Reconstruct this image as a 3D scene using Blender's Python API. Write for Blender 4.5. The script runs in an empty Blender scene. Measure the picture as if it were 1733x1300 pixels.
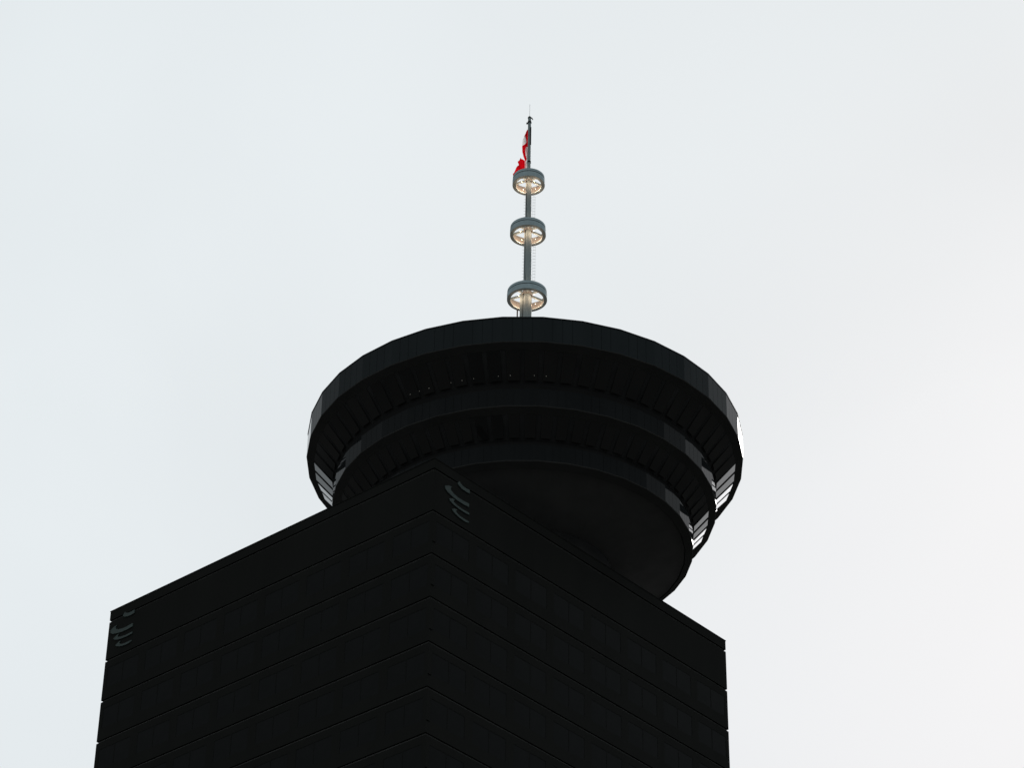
import bpy, bmesh, math, random
from mathutils import Matrix, Vector
random.seed(7)
R_ = math.radians
sc = bpy.context.scene
COL = sc.collection

# ---------------------------------------------------------------- camera
PITCH, ROLL, FPX = R_(34.8908), R_(0.8741), 4750.63
F = Vector((0, math.cos(PITCH), math.sin(PITCH)))
U0 = Vector((0, -math.sin(PITCH), math.cos(PITCH)))
X0 = Vector((1, 0, 0))
RV = X0*math.cos(ROLL) + U0*math.sin(ROLL)
UV = -X0*math.sin(ROLL) + U0*math.cos(ROLL)
cd = bpy.data.cameras.new('camera')
cam = bpy.data.objects.new('camera', cd)
COL.objects.link(cam)
m = Matrix((( RV.x, UV.x, -F.x, 0), (RV.y, UV.y, -F.y, 0), (RV.z, UV.z, -F.z, 1.6), (0, 0, 0, 1)))
cam.matrix_world = m
cd.sensor_width = 36
cd.lens = FPX*36/1733
cd.clip_start = 0.1
cd.clip_end = 20000
sc.camera = cam

# ---------------------------------------------------------------- sky and sun
SKY_K = 0.90
SUN_EL, SUN_AZ = R_(33), R_(18.5)          # azimuth from +Y towards +X: in front of the camera, to the right
w = bpy.data.worlds.new('World'); sc.world = w
w.use_nodes = True
nt = w.node_tree; nt.nodes.clear(); N = nt.nodes; LK = nt.links
out = N.new('ShaderNodeOutputWorld')
sky = N.new('ShaderNodeTexSky'); sky.sky_type = 'NISHITA'; sky.sun_disc = False
sky.sun_elevation = SUN_EL; sky.sun_rotation = SUN_AZ
b1 = N.new('ShaderNodeBackground'); b1.inputs['Strength'].default_value = 0.1
LK.new(sky.outputs[0], b1.inputs['Color'])
tc = N.new('ShaderNodeTexCoord')
# overcast cloud deck: a bright thin patch hides the sun low on the right, the deck dims away from it and at the horizon
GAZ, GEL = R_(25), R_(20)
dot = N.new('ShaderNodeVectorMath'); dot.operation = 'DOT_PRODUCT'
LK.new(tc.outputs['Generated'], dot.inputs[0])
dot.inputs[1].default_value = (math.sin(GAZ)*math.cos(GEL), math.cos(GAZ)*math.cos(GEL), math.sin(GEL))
sep = N.new('ShaderNodeSeparateXYZ'); LK.new(tc.outputs['Generated'], sep.inputs[0])
mpn = N.new('ShaderNodeMapping'); mpn.inputs['Location'].default_value = (1.32, -3.87, -7.86)
LK.new(tc.outputs['Generated'], mpn.inputs['Vector'])
nz = N.new('ShaderNodeTexNoise'); nz.inputs['Scale'].default_value = 4.0; nz.inputs['Detail'].default_value = 4; nz.inputs['Roughness'].default_value = 0.45
nz.inputs['Distortion'].default_value = 0.6
LK.new(mpn.outputs[0], nz.inputs['Vector'])
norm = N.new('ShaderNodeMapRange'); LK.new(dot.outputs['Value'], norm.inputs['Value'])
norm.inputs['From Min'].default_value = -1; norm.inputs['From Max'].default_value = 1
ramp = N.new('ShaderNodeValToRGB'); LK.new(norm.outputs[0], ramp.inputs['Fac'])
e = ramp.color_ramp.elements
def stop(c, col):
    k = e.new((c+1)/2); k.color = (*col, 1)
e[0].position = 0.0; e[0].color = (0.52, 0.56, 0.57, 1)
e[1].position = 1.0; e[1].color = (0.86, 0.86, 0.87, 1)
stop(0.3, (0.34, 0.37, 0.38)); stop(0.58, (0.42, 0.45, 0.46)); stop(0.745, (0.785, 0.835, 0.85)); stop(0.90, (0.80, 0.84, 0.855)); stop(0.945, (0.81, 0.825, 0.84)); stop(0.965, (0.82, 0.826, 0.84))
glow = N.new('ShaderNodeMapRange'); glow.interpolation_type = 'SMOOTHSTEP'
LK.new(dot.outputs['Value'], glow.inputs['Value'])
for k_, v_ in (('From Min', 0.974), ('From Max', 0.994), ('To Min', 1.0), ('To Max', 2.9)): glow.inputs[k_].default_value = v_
hor = N.new('ShaderNodeMapRange'); hor.interpolation_type = 'SMOOTHSTEP'; LK.new(sep.outputs['Z'], hor.inputs['Value'])
for k_, v_ in (('From Min', 0.0), ('From Max', 0.145), ('To Min', 0.03), ('To Max', 1.0)): hor.inputs[k_].default_value = v_
mm = N.new('ShaderNodeMath'); mm.operation = 'MULTIPLY_ADD'
LK.new(nz.outputs['Fac'], mm.inputs[0]); mm.inputs[1].default_value = 0.22; mm.inputs[2].default_value = SKY_K
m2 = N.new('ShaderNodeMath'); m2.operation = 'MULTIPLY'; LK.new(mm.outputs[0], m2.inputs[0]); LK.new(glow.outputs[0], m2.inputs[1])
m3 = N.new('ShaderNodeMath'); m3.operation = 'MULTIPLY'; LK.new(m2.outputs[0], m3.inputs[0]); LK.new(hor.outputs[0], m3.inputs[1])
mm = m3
mb = N.new('ShaderNodeMath'); mb.operation = 'MULTIPLY'; LK.new(hor.outputs[0], mb.inputs[0]); mb.inputs[1].default_value = 0.1
LK.new(mb.outputs[0], b1.inputs['Strength'])
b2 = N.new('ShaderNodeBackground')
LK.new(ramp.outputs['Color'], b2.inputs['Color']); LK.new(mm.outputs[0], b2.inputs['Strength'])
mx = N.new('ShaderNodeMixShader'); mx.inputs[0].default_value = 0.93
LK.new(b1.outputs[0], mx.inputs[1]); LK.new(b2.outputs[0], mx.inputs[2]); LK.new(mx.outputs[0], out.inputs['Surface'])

sd = bpy.data.lights.new('sun', 'SUN'); sd.energy = 1.5; sd.angle = R_(20); sd.color = (1, 0.97, 0.93)
so = bpy.data.objects.new('sun', sd); COL.objects.link(so)
sdir = Vector((math.sin(SUN_AZ)*math.cos(SUN_EL), math.cos(SUN_AZ)*math.cos(SUN_EL), math.sin(SUN_EL)))
so.rotation_euler = sdir.to_track_quat('Z', 'Y').to_euler()
so.location = (60, 100, 160)
vs = sc.view_settings
vs.view_transform = 'Standard'; vs.look = 'None'; vs.gamma = 1; vs.exposure = 0; vs.use_curve_mapping = False

# ---------------------------------------------------------------- materials
def mat(name, col, rough=0.6, ior=1.45, metal=0.0, vary=0.15, scale=0.6, streak=0.0, bump=0.0, spec=0.5):
    mt = bpy.data.materials.new(name); mt.use_nodes = True
    t = mt.node_tree; p = t.nodes['Principled BSDF']
    p.inputs['Roughness'].default_value = rough; p.inputs['IOR'].default_value = ior; p.inputs['Metallic'].default_value = metal
    p.inputs['Specular IOR Level'].default_value = spec
    c = t.nodes.new('ShaderNodeTexCoord'); mp = t.nodes.new('ShaderNodeMapping')
    mp.inputs['Scale'].default_value = (1, 1, 0.12 if streak else 1)
    t.links.new(c.outputs['Object'], mp.inputs['Vector'])
    n = t.nodes.new('ShaderNodeTexNoise'); n.inputs['Scale'].default_value = scale; n.inputs['Detail'].default_value = 5
    t.links.new(mp.outputs[0], n.inputs['Vector'])
    r = t.nodes.new('ShaderNodeValToRGB')
    r.color_ramp.elements[0].position = 0.3; r.color_ramp.elements[1].position = 0.7
    r.color_ramp.elements[0].color = tuple(x*(1-vary) for x in col)+(1,)
    r.color_ramp.elements[1].color = tuple(min(1, x*(1+vary)) for x in col)+(1,)
    t.links.new(n.outputs['Fac'], r.inputs['Fac']); t.links.new(r.outputs['Color'], p.inputs['Base Color'])
    if bump:
        b = t.nodes.new('ShaderNodeBump'); b.inputs['Strength'].default_value = bump; b.inputs['Distance'].default_value = 0.05
        t.links.new(n.outputs['Fac'], b.inputs['Height']); t.links.new(b.outputs[0], p.inputs['Normal'])
    return mt
def emis(name, col, s):
    mt = bpy.data.materials.new(name); mt.use_nodes = True
    p = mt.node_tree.nodes['Principled BSDF']
    p.inputs['Base Color'].default_value = (*col, 1); p.inputs['Emission Color'].default_value = (*col, 1); p.inputs['Emission Strength'].default_value = s
    return mt
def cloth(name, col, trans=0.55):
    mt = bpy.data.materials.new(name); mt.use_nodes = True; t = mt.node_tree
    t.nodes.remove(t.nodes['Principled BSDF']); o = t.nodes['Material Output']
    d = t.nodes.new('ShaderNodeBsdfDiffuse'); tr = t.nodes.new('ShaderNodeBsdfTranslucent'); x = t.nodes.new('ShaderNodeMixShader')
    c = t.nodes.new('ShaderNodeTexCoord'); n = t.nodes.new('ShaderNodeTexNoise'); n.inputs['Scale'].default_value = 14
    t.links.new(c.outputs['Object'], n.inputs['Vector'])
    r = t.nodes.new('ShaderNodeValToRGB')
    r.color_ramp.elements[0].color = tuple(v*0.96 for v in col)+(1,); r.color_ramp.elements[1].color = (*col, 1)
    t.links.new(n.outputs['Fac'], r.inputs['Fac'])
    t.links.new(r.outputs[0], d.inputs[0]); t.links.new(r.outputs[0], tr.inputs[0])
    x.inputs[0].default_value = trans
    t.links.new(d.outputs[0], x.inputs[1]); t.links.new(tr.outputs[0], x.inputs[2]); t.links.new(x.outputs[0], o.inputs['Surface'])
    return mt

M = dict(
    facade = mat('dark_facade', (0.0185, 0.0190, 0.0175), 0.8, vary=0.08, scale=0.35, streak=1, spec=0.03),
    joint_lightened = mat('grey_joint_shade_lift', (0.10, 0.10, 0.097), 0.9, vary=0.2, spec=0.0),  # joint colour lightened to cancel the shade inside the grooves
    glass = mat('dark_window_glass', (0.0180, 0.0190, 0.0190), 0.08, ior=1.06, vary=0.1),
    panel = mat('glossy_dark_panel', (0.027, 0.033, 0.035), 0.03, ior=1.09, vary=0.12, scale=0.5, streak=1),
    panel_shade_tone = mat('glossy_panel_shade_tone', (0.0175, 0.0195, 0.0205), 0.03, ior=1.09, vary=0.12, scale=0.5, streak=1),  # panel copy for the lower tiers, overhang shade put into the colour
    soffit = mat('dark_soffit_metal', (0.046, 0.046, 0.046), 0.8, vary=0.2, spec=0.03),
    sill = mat('sill_metal_shade_lift', (0.078, 0.078, 0.075), 0.85, vary=0.1, spec=0.0),  # soffit metal lightened in colour to offset shade on the downward face
    core = mat('dark_wall_core', (0.021, 0.021, 0.021), 0.85, vary=0.1, spec=0.0),
    under = mat('underside_shade_lift', (0.20, 0.20, 0.20), 0.9, vary=0.1, spec=0.0),  # colour lightened to make up for the weak bounce light underneath
    soffit_glass = mat('soffit_glass', (0.0155, 0.0155, 0.0155), 0.04, ior=1.75, vary=0.1),
    roofing = mat('roof_membrane', (0.05, 0.05, 0.05), 0.9, vary=0.3),
    paint = mat('grey_green_paint', (0.32, 0.385, 0.39), 0.5, vary=0.10, scale=2.5, streak=1, spec=0.08),
    paint_ring = mat('grey_ring_paint', (0.47, 0.58, 0.61), 0.6, vary=0.10, scale=2.5, spec=0.08),
    paint_dark = mat('dark_groove_tone', (0.05, 0.065, 0.065), 0.7, vary=0.1),  # darker tone in the groove around each mast ring
    inner = mat('ring_inner_paint', (0.33, 0.31, 0.28), 0.7, vary=0.12, scale=3),
    black = mat('black_metal', (0.012, 0.013, 0.014), 0.5, vary=0.1, spec=0.2),
    galv = mat('galvanised_steel', (0.75, 0.77, 0.78), 0.5, metal=0.0, vary=0.15, scale=6),
    sign = mat('grey_sign_metal', (0.055, 0.078, 0.073), 0.5, vary=0.08, scale=1.5, spec=0.2),
    ground = mat('asphalt_and_paving', (0.038, 0.038, 0.036), 1.0, vary=0.25, scale=0.05, spec=0.0),
    lamp = emis('lamp_glow', (1.0, 0.80, 0.55), 5),
    downlight = emis('downlight_glow', (1.0, 0.95, 0.85), 0.22),
    red = cloth('red_flag_cloth', (0.92, 0.010, 0.025), 0.75),
    white = cloth('white_flag_cloth', (0.97, 0.97, 0.97), 0.93),
)

# ---------------------------------------------------------------- helpers
def thing(name, label, cat, loc, group=None):
    o = bpy.data.objects.new(name, None); COL.objects.link(o)
    o.location = loc; o['label'] = label; o['category'] = cat
    if group: o['group'] = group
    return o
def obj(name, bm, mats, parent=None, smooth=False, loc=(0, 0, 0), rotz=0):
    me = bpy.data.meshes.new(name)
    bm.normal_update(); bm.to_mesh(me); bm.free()
    for x in (mats if isinstance(mats, (list, tuple)) else [mats]): me.materials.append(x)
    if smooth:
        for p in me.polygons: p.use_smooth = True
    o = bpy.data.objects.new(name, me); COL.objects.link(o)
    o.location = loc; o.rotation_euler = (0, 0, rotz)
    if parent: o.parent = parent
    return o
def hexa(bm, P, mi=0):
    """eight points: four below, four above, same order"""
    v = [bm.verts.new(p) for p in P]
    for f in ((3, 2, 1, 0), (4, 5, 6, 7), (0, 1, 5, 4), (1, 2, 6, 5), (2, 3, 7, 6), (3, 0, 4, 7)):
        bm.faces.new([v[i] for i in f]).material_index = mi
def box(bm, x0, x1, y0, y1, z0, z1, mi=0):
    hexa(bm, [(x0, y0, z0), (x1, y0, z0), (x1, y1, z0), (x0, y1, z0), (x0, y0, z1), (x1, y0, z1), (x1, y1, z1), (x0, y1, z1)], mi)
def bar(bm, a, b, wd, ht):
    a, b = Vector(a), Vector(b); d = (b-a).normalized()
    s = d.cross(Vector((0, 0, 1)))
    s = Vector((1, 0, 0)) if s.length < 1e-4 else s.normalized()
    u = s.cross(d).normalized()
    P = []
    for q in (a, b):
        P += [q - s*wd/2 - u*ht/2, q + s*wd/2 - u*ht/2, q + s*wd/2 + u*ht/2, q - s*wd/2 + u*ht/2]
    hexa(bm, P)
def prism(bm, pts, z0, z1):
    a = [bm.verts.new((x, y, z0)) for x, y in pts]; b = [bm.verts.new((x, y, z1)) for x, y in pts]
    n = len(pts)
    bm.faces.new(a[::-1]); bm.faces.new(b)
    for i in range(n): bm.faces.new((a[i], a[(i+1) % n], b[(i+1) % n], b[i]))
def tube(bm, pts, r, seg=10):
    """round tube through points, radius may be a list"""
    rr = r if isinstance(r, (list, tuple)) else [r]*len(pts)
    rings = []
    for i, p in enumerate(pts):
        p = Vector(p); d = (Vector(pts[min(i+1, len(pts)-1)]) - Vector(pts[max(i-1, 0)])).normalized()
        s = d.cross(Vector((0, 1, 0.01))).normalized(); u = d.cross(s).normalized()
        rings.append([bm.verts.new(p + (s*math.cos(2*math.pi*j/seg) + u*math.sin(2*math.pi*j/seg))*rr[i]) for j in range(seg)])
    for a, b in zip(rings, rings[1:]):
        for j in range(seg): bm.faces.new((a[j], a[(j+1) % seg], b[(j+1) % seg], b[j]))
    bm.faces.new(rings[0][::-1]); bm.faces.new(rings[-1])
def lathe(bm, prof, seg, ph=0.0, closed=True, mi=0):
    """revolve (radius, z, material) profile; angle 0 points to -Y (to the camera), growing to +X"""
    rings = []
    for q in prof:
        rings.append([bm.verts.new((q[0]*math.sin(ph+2*math.pi*j/seg), -q[0]*math.cos(ph+2*math.pi*j/seg), q[1])) for j in range(seg)])
    n = len(prof)
    for i in range(n if closed else n-1):
        a, b = rings[i], rings[(i+1) % n]
        for j in range(seg):
            f = bm.faces.new((a[j], a[(j+1) % seg], b[(j+1) % seg], b[j]))
            f.material_index = prof[i][2] if len(prof[i]) > 2 else mi

# ---------------------------------------------------------------- ground
bm = bmesh.new()
v = [bm.verts.new(p) for p in ((-8000, -8000, 0), (8000, -8000, 0), (8000, 8000, 0), (-8000, 8000, 0))]
bm.faces.new(v)
g = obj('ground', bm, M['ground']); g['kind'] = 'structure'

# ---------------------------------------------------------------- office tower
ZR = 105.0
CL = Vector((-29.1016, 178.2510)); CN = Vector((-5.0922, 157.1151)); CR = Vector((16.0847, 181.1712)); CB = CL + CR - CN
ctr = (CL+CR)/2
tower = thing('office_tower', 'black square office tower with flat roof under the round lookout', 'office tower', (ctr.x, ctr.y, 0))
def quad(inset):
    c = [CN, CR, CB, CL]; res = []
    for p in c:
        d = (p-ctr); L = d.length; d = d*(1 - inset*math.sqrt(2)/L)
        res.append((d.x, d.y))
    return res
JO, PITCHZ, GR = 104.18, 3.31, 0.17
bm = bmesh.new()
prism(bm, quad(0.28), 0, 104.6)                     # core behind the windows
prism(bm, quad(0.0), JO + GR/2, ZR)                 # parapet band
nf = 31
def side_boxes(bm, us, z0, z1, depth):
    for a, b in ((CN, CR), (CR, CB), (CB, CL), (CL, CN)):
        t = (b-a).normalized(); n = Vector((t.y, -t.x))
        for u0, u1 in us:
            p = [a + t*u0, a + t*u1, a + t*u1 - n*depth, a + t*u0 - n*depth]
            p = [q-ctr for q in p]
            hexa(bm, [(q.x, q.y, z0) for q in p] + [(q.x, q.y, z1) for q in p])
LEN = (CR-CN).length; NB = 8; BAY = LEN/NB; WW = 3.35
piers = [(0.003, (BAY-WW)/2)] + [(i*BAY - (BAY-WW)/2, i*BAY + (BAY-WW)/2) for i in range(1, NB)] + [(LEN-(BAY-WW)/2, LEN-0.003)]
winz = []
for kf in range(nf):
    top = JO - kf*PITCHZ; bot = top - PITCHZ
    if kf == 0:
        prism(bm, quad(0), bot + GR/2, top - GR/2)
    else:
        prism(bm, quad(0), top - 0.62, top - GR/2)
        prism(bm, quad(0), max(0, bot + GR/2), bot + 0.95)
        side_boxes(bm, piers, bot + 0.95, top - 0.62, 0.3)
        winz.append((bot + 0.95, top - 0.62))
prism(bm, quad(-0.0), 0, JO-nf*PITCHZ - GR/2) if JO-nf*PITCHZ - GR/2 > 0 else None
obj('wall', bm, M['facade'], tower)
bm = bmesh.new()
for kf in range(nf):                                 # recessed joint at every floor, its colour lightened against the groove shade
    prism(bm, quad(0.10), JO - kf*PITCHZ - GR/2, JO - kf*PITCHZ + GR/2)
obj('floor_joint', bm, M['joint_lightened'], tower)
bm = bmesh.new(); prism(bm, quad(0.5), ZR, ZR+0.02); obj('roof', bm, M['roofing'], tower)
bm = bmesh.new()                                     # coping on the parapet
q0, q1 = quad(-0.03), quad(0.45)
for i in range(4):
    j = (i+1) % 4
    P = [q0[i], q0[j], q1[j], q1[i]]
    hexa(bm, [(x, y, ZR) for x, y in P] + [(x, y, ZR+0.06) for x, y in P])
obj('coping', bm, M['facade'], tower)
# windows: each a pane in a thin frame, sharing one mesh
def window_bm(h):
    b = bmesh.new()
    hw = WW/2
    box(b, -hw+0.06, hw-0.06, -0.02, 0.02, 0.06, h-0.06, 0)
    for x0, x1, z0, z1 in ((-hw, hw, 0, 0.06), (-hw, hw, h-0.06, h), (-hw, -hw+0.06, 0.06, h-0.06), (hw-0.06, hw, 0.06, h-0.06), (-0.03, 0.03, 0.06, h-0.06)):
        box(b, x0, x1, -0.035, -0.021, z0, z1, 1)
    return b
H = winz[0][1]-winz[0][0]
w0 = None
for kf, (z0, z1) in enumerate(winz[:6]):
    for a, b in ((CL, CN), (CN, CR)):
        t = (b-a).normalized(); n = Vector((t.y, -t.x))
        for i in range(NB):
            p = a + t*(i+0.5)*BAY - n*0.037 - ctr
            if w0 is None:
                o = w0 = obj('window', window_bm(H), [M['glass'], M['facade']], tower)
            else:
                o = w0.copy(); COL.objects.link(o); o.parent = tower
            o.location = (p.x, p.y, z0); o.rotation_euler = (0, 0, math.atan2(t.y, t.x))
bm = bmesh.new()
for kf, (z0, z1) in enumerate(winz):
    for si, (a, b) in enumerate(((CL, CN), (CN, CR), (CR, CB), (CB, CL))):
        if kf < 6 and si < 2: continue
        t = (b-a).normalized(); n = Vector((t.y, -t.x))
        for i in range(NB):
            P = [a + t*((i+0.5)*BAY + s*WW/2) - n*d - ctr for s, d in ((-1, 0.05), (1, 0.05), (1, 0.25), (-1, 0.25))]
            hexa(bm, [(q.x, q.y, z0) for q in P] + [(q.x, q.y, z1) for q in P])
o = obj('windows', bm, M['glass'], tower); o['kind'] = 'stuff'

# ---------------------------------------------------------------- the two wall signs
STROKES = [
 [(1.52,-.84),(1.70,-.64),(1.80,-.76),(2.0,-.84),(2.33,-.88),(2.73,-.83),(2.73,-1.12),(2.4,-1.16),(2.0,-1.14),(1.7,-1.05),(1.56,-.97)],
 [(.28,-1.69),(.6,-1.52),(.98,-1.46),(.82,-1.6),(.88,-1.77),(1.15,-1.91),(1.6,-1.99),(2.1,-2.0),(2.7,-1.94),(2.7,-2.22),(2.2,-2.27),(1.62,-2.27),(1.08,-2.2),(.6,-2.09),(.32,-1.93)],
 [(.7,-2.52),(1.05,-2.34),(1.3,-2.31),(1.15,-2.44),(1.2,-2.57),(1.56,-2.65),(2.0,-2.69),(2.73,-2.67),(2.73,-2.83),(2.2,-2.86),(1.68,-2.84),(1.2,-2.78),(.84,-2.66)],
 [(1.0,-3.18),(1.3,-3.03),(1.55,-2.98),(1.42,-3.13),(1.5,-3.25),(1.8,-3.34),(2.25,-3.37),(2.73,-3.35),(2.73,-3.46),(2.38,-3.55),(1.85,-3.52),(1.45,-3.43),(1.12,-3.3)]]
def sign(a, b, u0, label):
    t = (b-a).normalized(); n = Vector((t.y, -t.x))
    r = thing('wall_sign', label, 'sign', (0, 0, 0), 'grey emblem signs on the tower walls')
    p = a + t*u0
    r.location = (p.x, p.y, ZR); r.rotation_euler = (0, 0, math.atan2(t.y, t.x))
    for s in STROKES:
        b_ = bmesh.new()
        s = s[::-1]                                    # counter-clockwise seen from outside
        fr = [b_.verts.new((x, -0.07, z)) for x, z in s]; bk = [b_.verts.new((x, -0.005, z)) for x, z in s]
        k_ = len(s)
        b_.faces.new(fr); b_.faces.new(bk[::-1])
        for i in range(k_): b_.faces.new((fr[i], bk[i], bk[(i+1) % k_], fr[(i+1) % k_]))
        bmesh.ops.recalc_face_normals(b_, faces=b_.faces)
        obj('stroke', b_, M['sign'], r)
sign(CL, CN, 0.0, 'grey curved stroke emblem beside the far left roof corner')
sign(CN, CR, 0.75, 'grey curved stroke emblem in the middle, right below the round lookout')

# ---------------------------------------------------------------- round lookout
AX, AY = 1.0468, 176.0
PH = R_(-6.2915); NS = 36; ST = 2*math.pi/NS
look = thing('lookout', 'huge black round lookout with stepped tiers above the tower roof', 'lookout tower', (AX, AY, ZR))
def Z(z): return z - ZR
def pol(r, a, z): return Vector((r*math.sin(a), -r*math.cos(a), Z(z)))
# core shaft, hull behind the glazing, roof
bm = bmesh.new()
lathe(bm, [(6.5, Z(105.03)), (6.5, Z(107.4)), (0.02, Z(107.4)), (0.02, Z(105.03))], NS, PH)
obj('shaft', bm, M['soffit'], look)
bm = bmesh.new()
lathe(bm, [(6.4, Z(107.42)), (11.8, Z(108.95)), (0.02, Z(108.96)), (0.02, Z(107.42))], NS, PH)
obj('underside', bm, M['under'], look)
bm = bmesh.new()
lathe(bm, [(16.0, Z(118.55)), (16.0, Z(118.6)), (0.02, Z(118.75)), (0.02, Z(118.55))], NS, PH)
obj('roof', bm, M['roofing'], look)
tiers = [  # outer radius, bottom z, panel top z, soffit glazing inner radius and z (None for the lowest)
    (16.32, 116.68, 118.70, 14.16, 114.61),
    (14.22, 112.64, 114.05, 12.40, 110.93),
    (12.43, 109.23, 110.55, None, None)]
for ti, (R, zb, zt, ri, zi) in enumerate(tiers):
    # wall: panels in front of a recessed core, four to a facet
    bm = bmesh.new()
    zc = zt if ti == 0 else tiers[ti-1][4] + 0.02
    lathe(bm, [(R-0.04, Z(zb+0.01)), (R-0.04, Z(zt-0.01)), (R-0.10, Z(zt)), (R-0.10, Z(zc)), (R-0.6, Z(zc)), (R-0.6, Z(zb+0.01))], NS, PH)
    o = obj('wall', bm, M['core'], look)
    bm = bmesh.new()
    for j in range(NS):
        a0, a1 = PH + j*ST, PH + (j+1)*ST
        A, B = pol(R, a0, 0), pol(R, a1, 0)
        Ai, Bi = pol(R-0.035, a0, 0), pol(R-0.035, a1, 0)
        for q in range(4):
            g = 0.004
            f0, f1 = q/4 + (g if q else 0.0), (q+1)/4 - (g if q < 3 else 0.0)
            jit = 0.0
            P = [A.lerp(B, f0)*(1+jit/R*0.5), A.lerp(B, f1)*(1-jit/R*0.5), Ai.lerp(Bi, f1), Ai.lerp(Bi, f0)]
            hexa(bm, [(p.x, p.y, Z(zb)) for p in P] + [(p.x, p.y, Z(zt)) for p in P])
    obj('cladding', bm, M['panel' if ti == 0 else 'panel_shade_tone'], look)
    # coping / drip trim
    bm = bmesh.new()
    if ti == 0:
        lathe(bm, [(R+0.03, Z(zt+0.002)), (R+0.03, Z(zt+0.09)), (R-0.5, Z(zt+0.09)), (R-0.5, Z(zt+0.002))], NS, PH)
        obj('coping', bm, M['black'], look)
        bm = bmesh.new()
    ro, zo = R-0.60, zb-0.35
    lathe(bm, [(R+0.004, Z(zb-0.002)), (R-0.02, Z(zb-0.05)), (ro+0.02, Z(zo)), (ro, Z(zo+0.3)), (R-0.7, Z(zb-0.002))], NS, PH)
    obj('sill', bm, M['sill'], look)
    if ri is None: continue
    # sloping glazed soffit, two windows per facet
    bm = bmesh.new()
    lathe(bm, [(ro+0.02, Z(zo+0.01)), (ro+0.02, Z(zo+0.25)), (ri-0.05, Z(zi+0.25)), (ri-0.05, Z(zi))], NS, PH)
    sof = obj('soffit', bm, M['soffit'], look)
    nrm_off = 0.012
    first = {}
    O, I = (ro-0.02, zo+0.03), (ri+0.12, zi+0.12)
    for half in (0, 1):
        b = bmesh.new()
        a0, a1 = PH, PH+ST
        Oa, Ob, Ia, Ib = pol(O[0], a0, O[1]), pol(O[0], a1, O[1]), pol(I[0], a0, I[1]), pol(I[0], a1, I[1])
        # mullions of constant width
        def at(A, B, d0, d1):
            L = (B-A).length
            h = L/2
            return (A.lerp(B, d0/L), A.lerp(B, (h-d1)/L)) if half == 0 else (A.lerp(B, (h+d1)/L), A.lerp(B, 1-d0/L))
        p0, p1 = at(Oa, Ob, 0.20, 0.18); p3, p2 = at(Ia, Ib, 0.20, 0.18)
        nn = (p1-p0).cross(p3-p0).normalized()
        if nn.z > 0: nn = -nn
        # lay the pane against the frame slope
        base = (pol(ro+0.02, a0, zo+0.01) + pol(ro+0.02, a1, zo+0.01))/2
        dd = (p0-base).dot(nn)
        sh = nn*(nrm_off-dd)
        lo = [p + sh for p in (p0, p1, p2, p3)]; hi = [p - nn*0.02 + sh for p in (p0, p1, p2, p3)]
        hexa(b, lo + hi)
        bmesh.ops.recalc_face_normals(b, faces=b.faces)
        o = obj('window', b, M['soffit_glass'], sof); first[half] = o
    for j in range(1, NS):
        for half in (0, 1):
            c = first[half].copy(); COL.objects.link(c); c.parent = sof
            c.rotation_euler = (0, 0, j*ST)
# tiny lit downlights under the top overhang
d0 = None
for a in (-28.3, -25.2, -22.1, -15.3, -12.0, -8.6, -1.7, 1.7, 8.3, 11.6):
    th = PH + R_(a)
    r, z = 14.60, 114.93
    # keep to the flat facet
    fa = ((R_(a)) % ST) - ST/2
    r = r*math.cos(ST/2)/math.cos(fa) if True else r
    p = pol(r, th, z)
    if d0 is None:
        bm = bmesh.new(); bmesh.ops.create_uvsphere(bm, u_segments=10, v_segments=6, radius=0.016)
        o = d0 = obj('downlight', bm, M['downlight'], look)
    else:
        o = d0.copy(); COL.objects.link(o); o.parent = look
    o.location = p

# ---------------------------------------------------------------- mast on the lookout roof
ROOF = 118.75
mast = thing('mast', 'grey green steel mast with three lit rings rising from the lookout', 'mast', (AX, AY, ROOF))
mast.rotation_euler = (0, R_(0.11), 0)
def mz(z): return z - ROOF
segs = [(ROOF, 132.6, 0.375), (132.6, 138.9, 0.30), (138.9, 144.0, 0.235), (144.0, 150.9, 0.125)]
bm = bmesh.new()
prof = [(0.02, mz(ROOF)), (0.8, mz(ROOF)), (0.8, mz(ROOF+0.25)), (0.42, mz(ROOF+0.3))]
for a, b, r in segs: prof += [(r+0.012, mz(a+(0.31 if a == ROOF else 0.02))), (r, mz(b))]
prof += [(0.02, mz(150.9))]
lathe(bm, prof, 28, closed=False)
o = obj('pole', bm, M['paint'], mast)
# collars, cap, side knob and rod
for z, r, h in ((150.45, 0.165, 0.14), (146.25, 0.165, 0.14)):
    bm = bmesh.new(); lathe(bm, [(0.1, mz(z-h/2)), (r, mz(z-h/2)), (r, mz(z+h/2)), (0.1, mz(z+h/2))], 20); obj('collar', bm, M['black'], mast)
bm = bmesh.new(); box(bm, -0.26, -0.12, -0.05, 0.03, mz(150.30), mz(150.42)); tube(bm, [(-0.2, -0.01, mz(150.36)), (-0.2, -0.01, mz(150.2))], 0.02); obj('pulley', bm, M['black'], mast)
bm = bmesh.new()
lathe(bm, [(0.02, mz(150.9)), (0.15, mz(150.9)), (0.15, mz(150.98)), (0.08, mz(151.08)), (0.02, mz(151.08))], 16, closed=False)
bar(bm, (0.0, -0.02, mz(151.0)), (0.2, -0.02, mz(150.9)), 0.07, 0.07); bar(bm, (0.19, -0.02, mz(150.92)), (0.26, -0.02, mz(150.74)), 0.06, 0.06)
obj('cap', bm, M['black'], mast)
bm = bmesh.new(); tube(bm, [(0, 0, mz(151.05)), (0.005, 0, mz(152.4))], 0.012, 6); obj('lightning_rod', bm, M['galv'], mast)
bm = bmesh.new(); box(bm, 0.05, 0.155, -0.16, -0.10, mz(148.0), mz(149.85)); obj('antenna_panel', bm, M['black'], mast)
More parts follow.
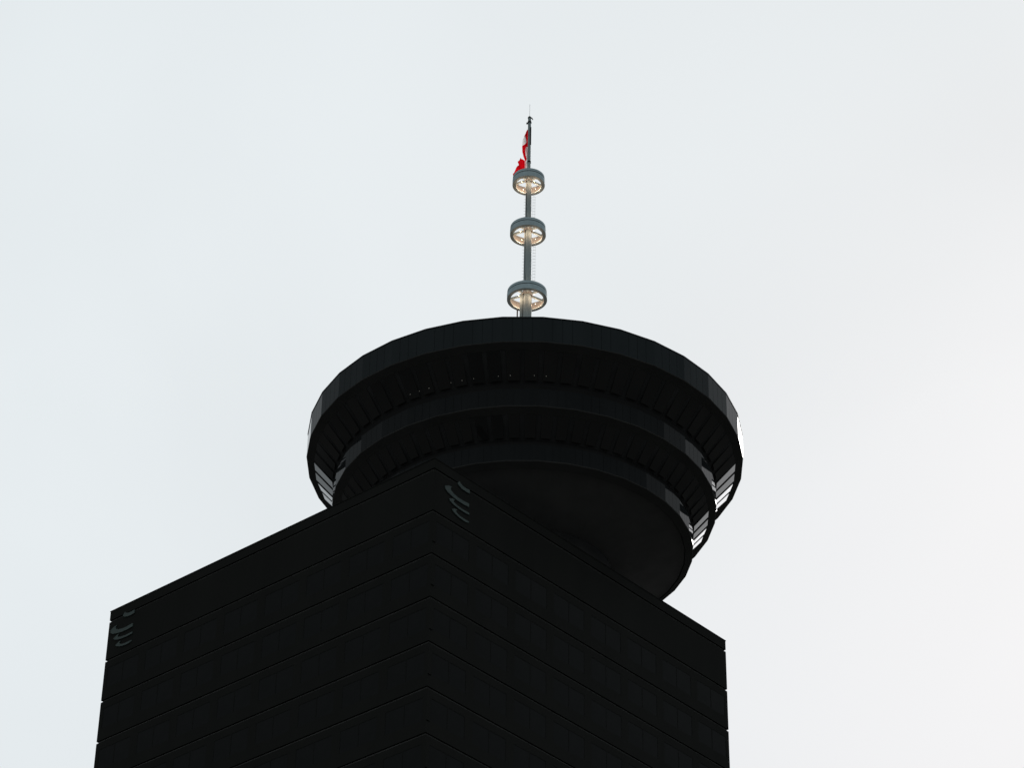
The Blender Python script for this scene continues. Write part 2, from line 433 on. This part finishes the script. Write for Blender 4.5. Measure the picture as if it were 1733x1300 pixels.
# cable tray on the left of the lowest length, cable up the front
bm = bmesh.new(); box(bm, -0.56, -0.30, -0.10, 0.10, mz(ROOF+0.3), mz(132.9)); obj('cable_tray', bm, M['paint'], mast)
bm = bmesh.new()
tube(bm, [(-0.33, -0.20, mz(ROOF+0.3)), (-0.32, -0.22, mz(131)), (-0.30, -0.25, mz(133.2)), (-0.17, -0.28, mz(134.0)), (-0.215, -0.22, mz(135.2)), (-0.22, -0.22, mz(138)), (-0.20, -0.2, mz(140)), (-0.16, -0.18, mz(142.5)), (-0.13, -0.19, mz(144))], 0.022, 6)
obj('cable', bm, M['black'], mast, smooth=True)
bm = bmesh.new(); tube(bm, [(-0.74, 1.25, mz(ROOF)), (-0.74, 1.25, mz(132.4))], 0.055, 8); obj('conduit', bm, M['black'], mast)
# climbing ladder on the right, step pegs on the left
for a, b, off in ((133.3, 138.6, 0.42), (139.6, 143.7, 0.36)):
    bm = bmesh.new()
    for x in (off, off+0.17): tube(bm, [(x, 0.02, mz(a)), (x, 0.02, mz(b))], 0.006, 6)
    z = a+0.1
    while z < b:
        bar(bm, (off-0.03, 0.02, mz(z)), (off+0.20, 0.02, mz(z)), 0.015, 0.015); z += 0.30
    obj('ladder', bm, M['galv'], mast)
for a, b, off in ((133.3, 138.6, 0.30), (139.6, 143.7, 0.235)):
    bm = bmesh.new(); z = a+0.1
    while z < b:
        bar(bm, (-off+0.01, 0.0, mz(z)), (-off-0.13, 0.0, mz(z)), 0.015, 0.015); z += 0.30
    o = obj('step_pegs', bm, M['galv'], mast)
# rings
def ring(zb, R, mr):
    h = 0.78; wd = 0.27; z0 = mz(zb)
    bm = bmesh.new()
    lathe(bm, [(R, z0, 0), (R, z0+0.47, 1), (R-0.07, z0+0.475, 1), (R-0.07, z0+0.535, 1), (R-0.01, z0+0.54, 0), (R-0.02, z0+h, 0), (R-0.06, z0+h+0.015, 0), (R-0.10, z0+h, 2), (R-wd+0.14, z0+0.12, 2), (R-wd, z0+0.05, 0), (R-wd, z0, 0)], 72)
    hub = obj('ring', bm, [M['paint_ring'], M['paint_dark'], M['inner']], mast)
    bm = bmesh.new(); lathe(bm, [(mr+0.01, z0+0.42), (mr+0.055, z0+0.42), (mr+0.055, z0+0.70), (mr+0.01, z0+0.70)], 28)
    obj('sleeve', bm, M['inner'], hub)
    s0 = None
    for k in range(6):
        a = R_(4+60*k)
        if s0 is None:
            bm = bmesh.new()
            bar(bm, (0, -(mr+0.04), 0.56), (0, -(R-0.115), 0.56), 0.13, 0.16)
            s0 = obj('spoke', bm, M['paint'], hub); o = s0
        else:
            o = s0.copy(); COL.objects.link(o); o.parent = hub
        o.location = (0, 0, z0); o.rotation_euler = (0, 0, a)
    l0 = None
    for k in range(4):
        a = R_(38+90*k)
        r = mr + 0.46
        p = (r*math.sin(a), -r*math.cos(a), z0+0.03)
        if l0 is None:
            bm = bmesh.new()
            bmesh.ops.create_uvsphere(bm, u_segments=12, v_segments=8, radius=0.022)
            l0 = obj('lamp', bm, M['lamp'], hub); o = l0
        else:
            o = l0.copy(); COL.objects.link(o); o.parent = hub
        o.location = p
        ld = bpy.data.lights.new('lamp_light', 'POINT'); ld.energy = LAMP_W; ld.color = (1.0, 0.68, 0.47); ld.shadow_soft_size = 0.05
        lo = bpy.data.objects.new('lamp_light', ld); COL.objects.link(lo); lo.parent = hub
        r2 = mr + 0.52; lo.location = (r2*math.sin(a), -r2*math.cos(a), z0-0.035)
LAMP_W = 23
ring(132.35, 1.57, 0.375)
ring(138.73, 1.425, 0.30)
ring(143.83, 1.30, 0.235)

# ---------------------------------------------------------------- flag hanging down the pole
flag = thing('flag', 'limp red and white flag drooping beside the top of the mast', 'flag', (AX+0.03, AY, 145.3))
def fz(z): return z - 145.3
rows = [(149.71, -.13), (149.34, -.26), (148.9, -.41), (148.53, -.50), (148.04, -.55), (147.54, -.53), (147.04, -.43), (146.67, -.33), (146.3, -.27), (145.68, -.27), (145.2, -.26)]
def interp(tab, z):
    for (z1, a), (z2, b) in zip(tab, tab[1:]):
        if z <= z1 and z >= z2:
            t = (z1-z)/(z1-z2); t = t*t*(3-2*t)*0.5 + t*0.5
            return a + (b-a)*t
    return tab[-1][1]
def sheet(grid, fm):
    bm = bmesh.new()
    V = [[bm.verts.new(p) for p in r] for r in grid]
    for i in range(len(V)-1):
        for j in range(len(V[0])-1):
            f = bm.faces.new((V[i][j], V[i+1][j], V[i+1][j+1], V[i][j+1])); f.material_index = fm(i, j); f.smooth = True
    bmesh.ops.solidify(bm, geom=bm.faces[:], thickness=0.006)
    return bm
NR, NC = 90, 20
grid = []
for i in range(NR+1):
    z = 149.72 - i*(149.72-145.2)/NR
    xl = interp(rows, z); xr = -0.06
    row = []
    for j in range(NC+1):
        c = j/NC
        x = xl + (xr-xl)*c
        y = 0.02 - 0.16*math.sin(c*math.pi*1.7 + z*1.1) - 0.05*math.sin(c*9 - z*3)*(1-c)
        row.append((x, y*min(1, (149.75-z)*2+0.15), fz(z)))
    grid.append(row)
def fm(i, j):
    z = 149.72 - (i+.5)*(149.72-145.2)/NR; c = (j+.5)/NC
    e1 = ((z-148.42)/0.43)**2 + ((c-0.2)/0.45)**2
    e2 = ((z-147.25 - 0.5*(c-.9))/0.80)**2 + ((c-0.95)/0.50)**2
    if e1 < 1 or e2 < 1: return 1
    if z < 146.5 and c > 0.25: return 1
    return 0
bm = sheet(grid, fm)
obj('cloth', bm, [M['red'], M['white']], flag)
# the blown lower end of the cloth: outline from top to bottom as left / right edges
tab = [(146.83, -.75, -.66), (146.68, -.89, -.60), (146.5, -.87, -.42), (146.38, -.82, -.31), (146.24, -.80, -.30), (146.0, -.93, -.29), (145.85, -1.03, -.29), (145.6, -1.15, -.30), (145.3, -1.27, -.42), (145.12, -1.25, -.75), (145.0, -1.22, -1.1)]
grid = []
for i in range(41):
    z = 146.83 - i*(146.83-145.0)/40
    a = interp([(t[0], t[1]) for t in tab], z); b = interp([(t[0], t[2]) for t in tab], z)
    row = []
    for j in range(13):
        c = j/12; x = a+(b-a)*c
        row.append((x, 0.10 + 0.12*math.sin(x*9+z*2.5) + 0.25*(1-c), fz(z)))
    grid.append(row)
o = obj('cloth_end', sheet(grid, lambda i, j: 0), M['red'], flag)
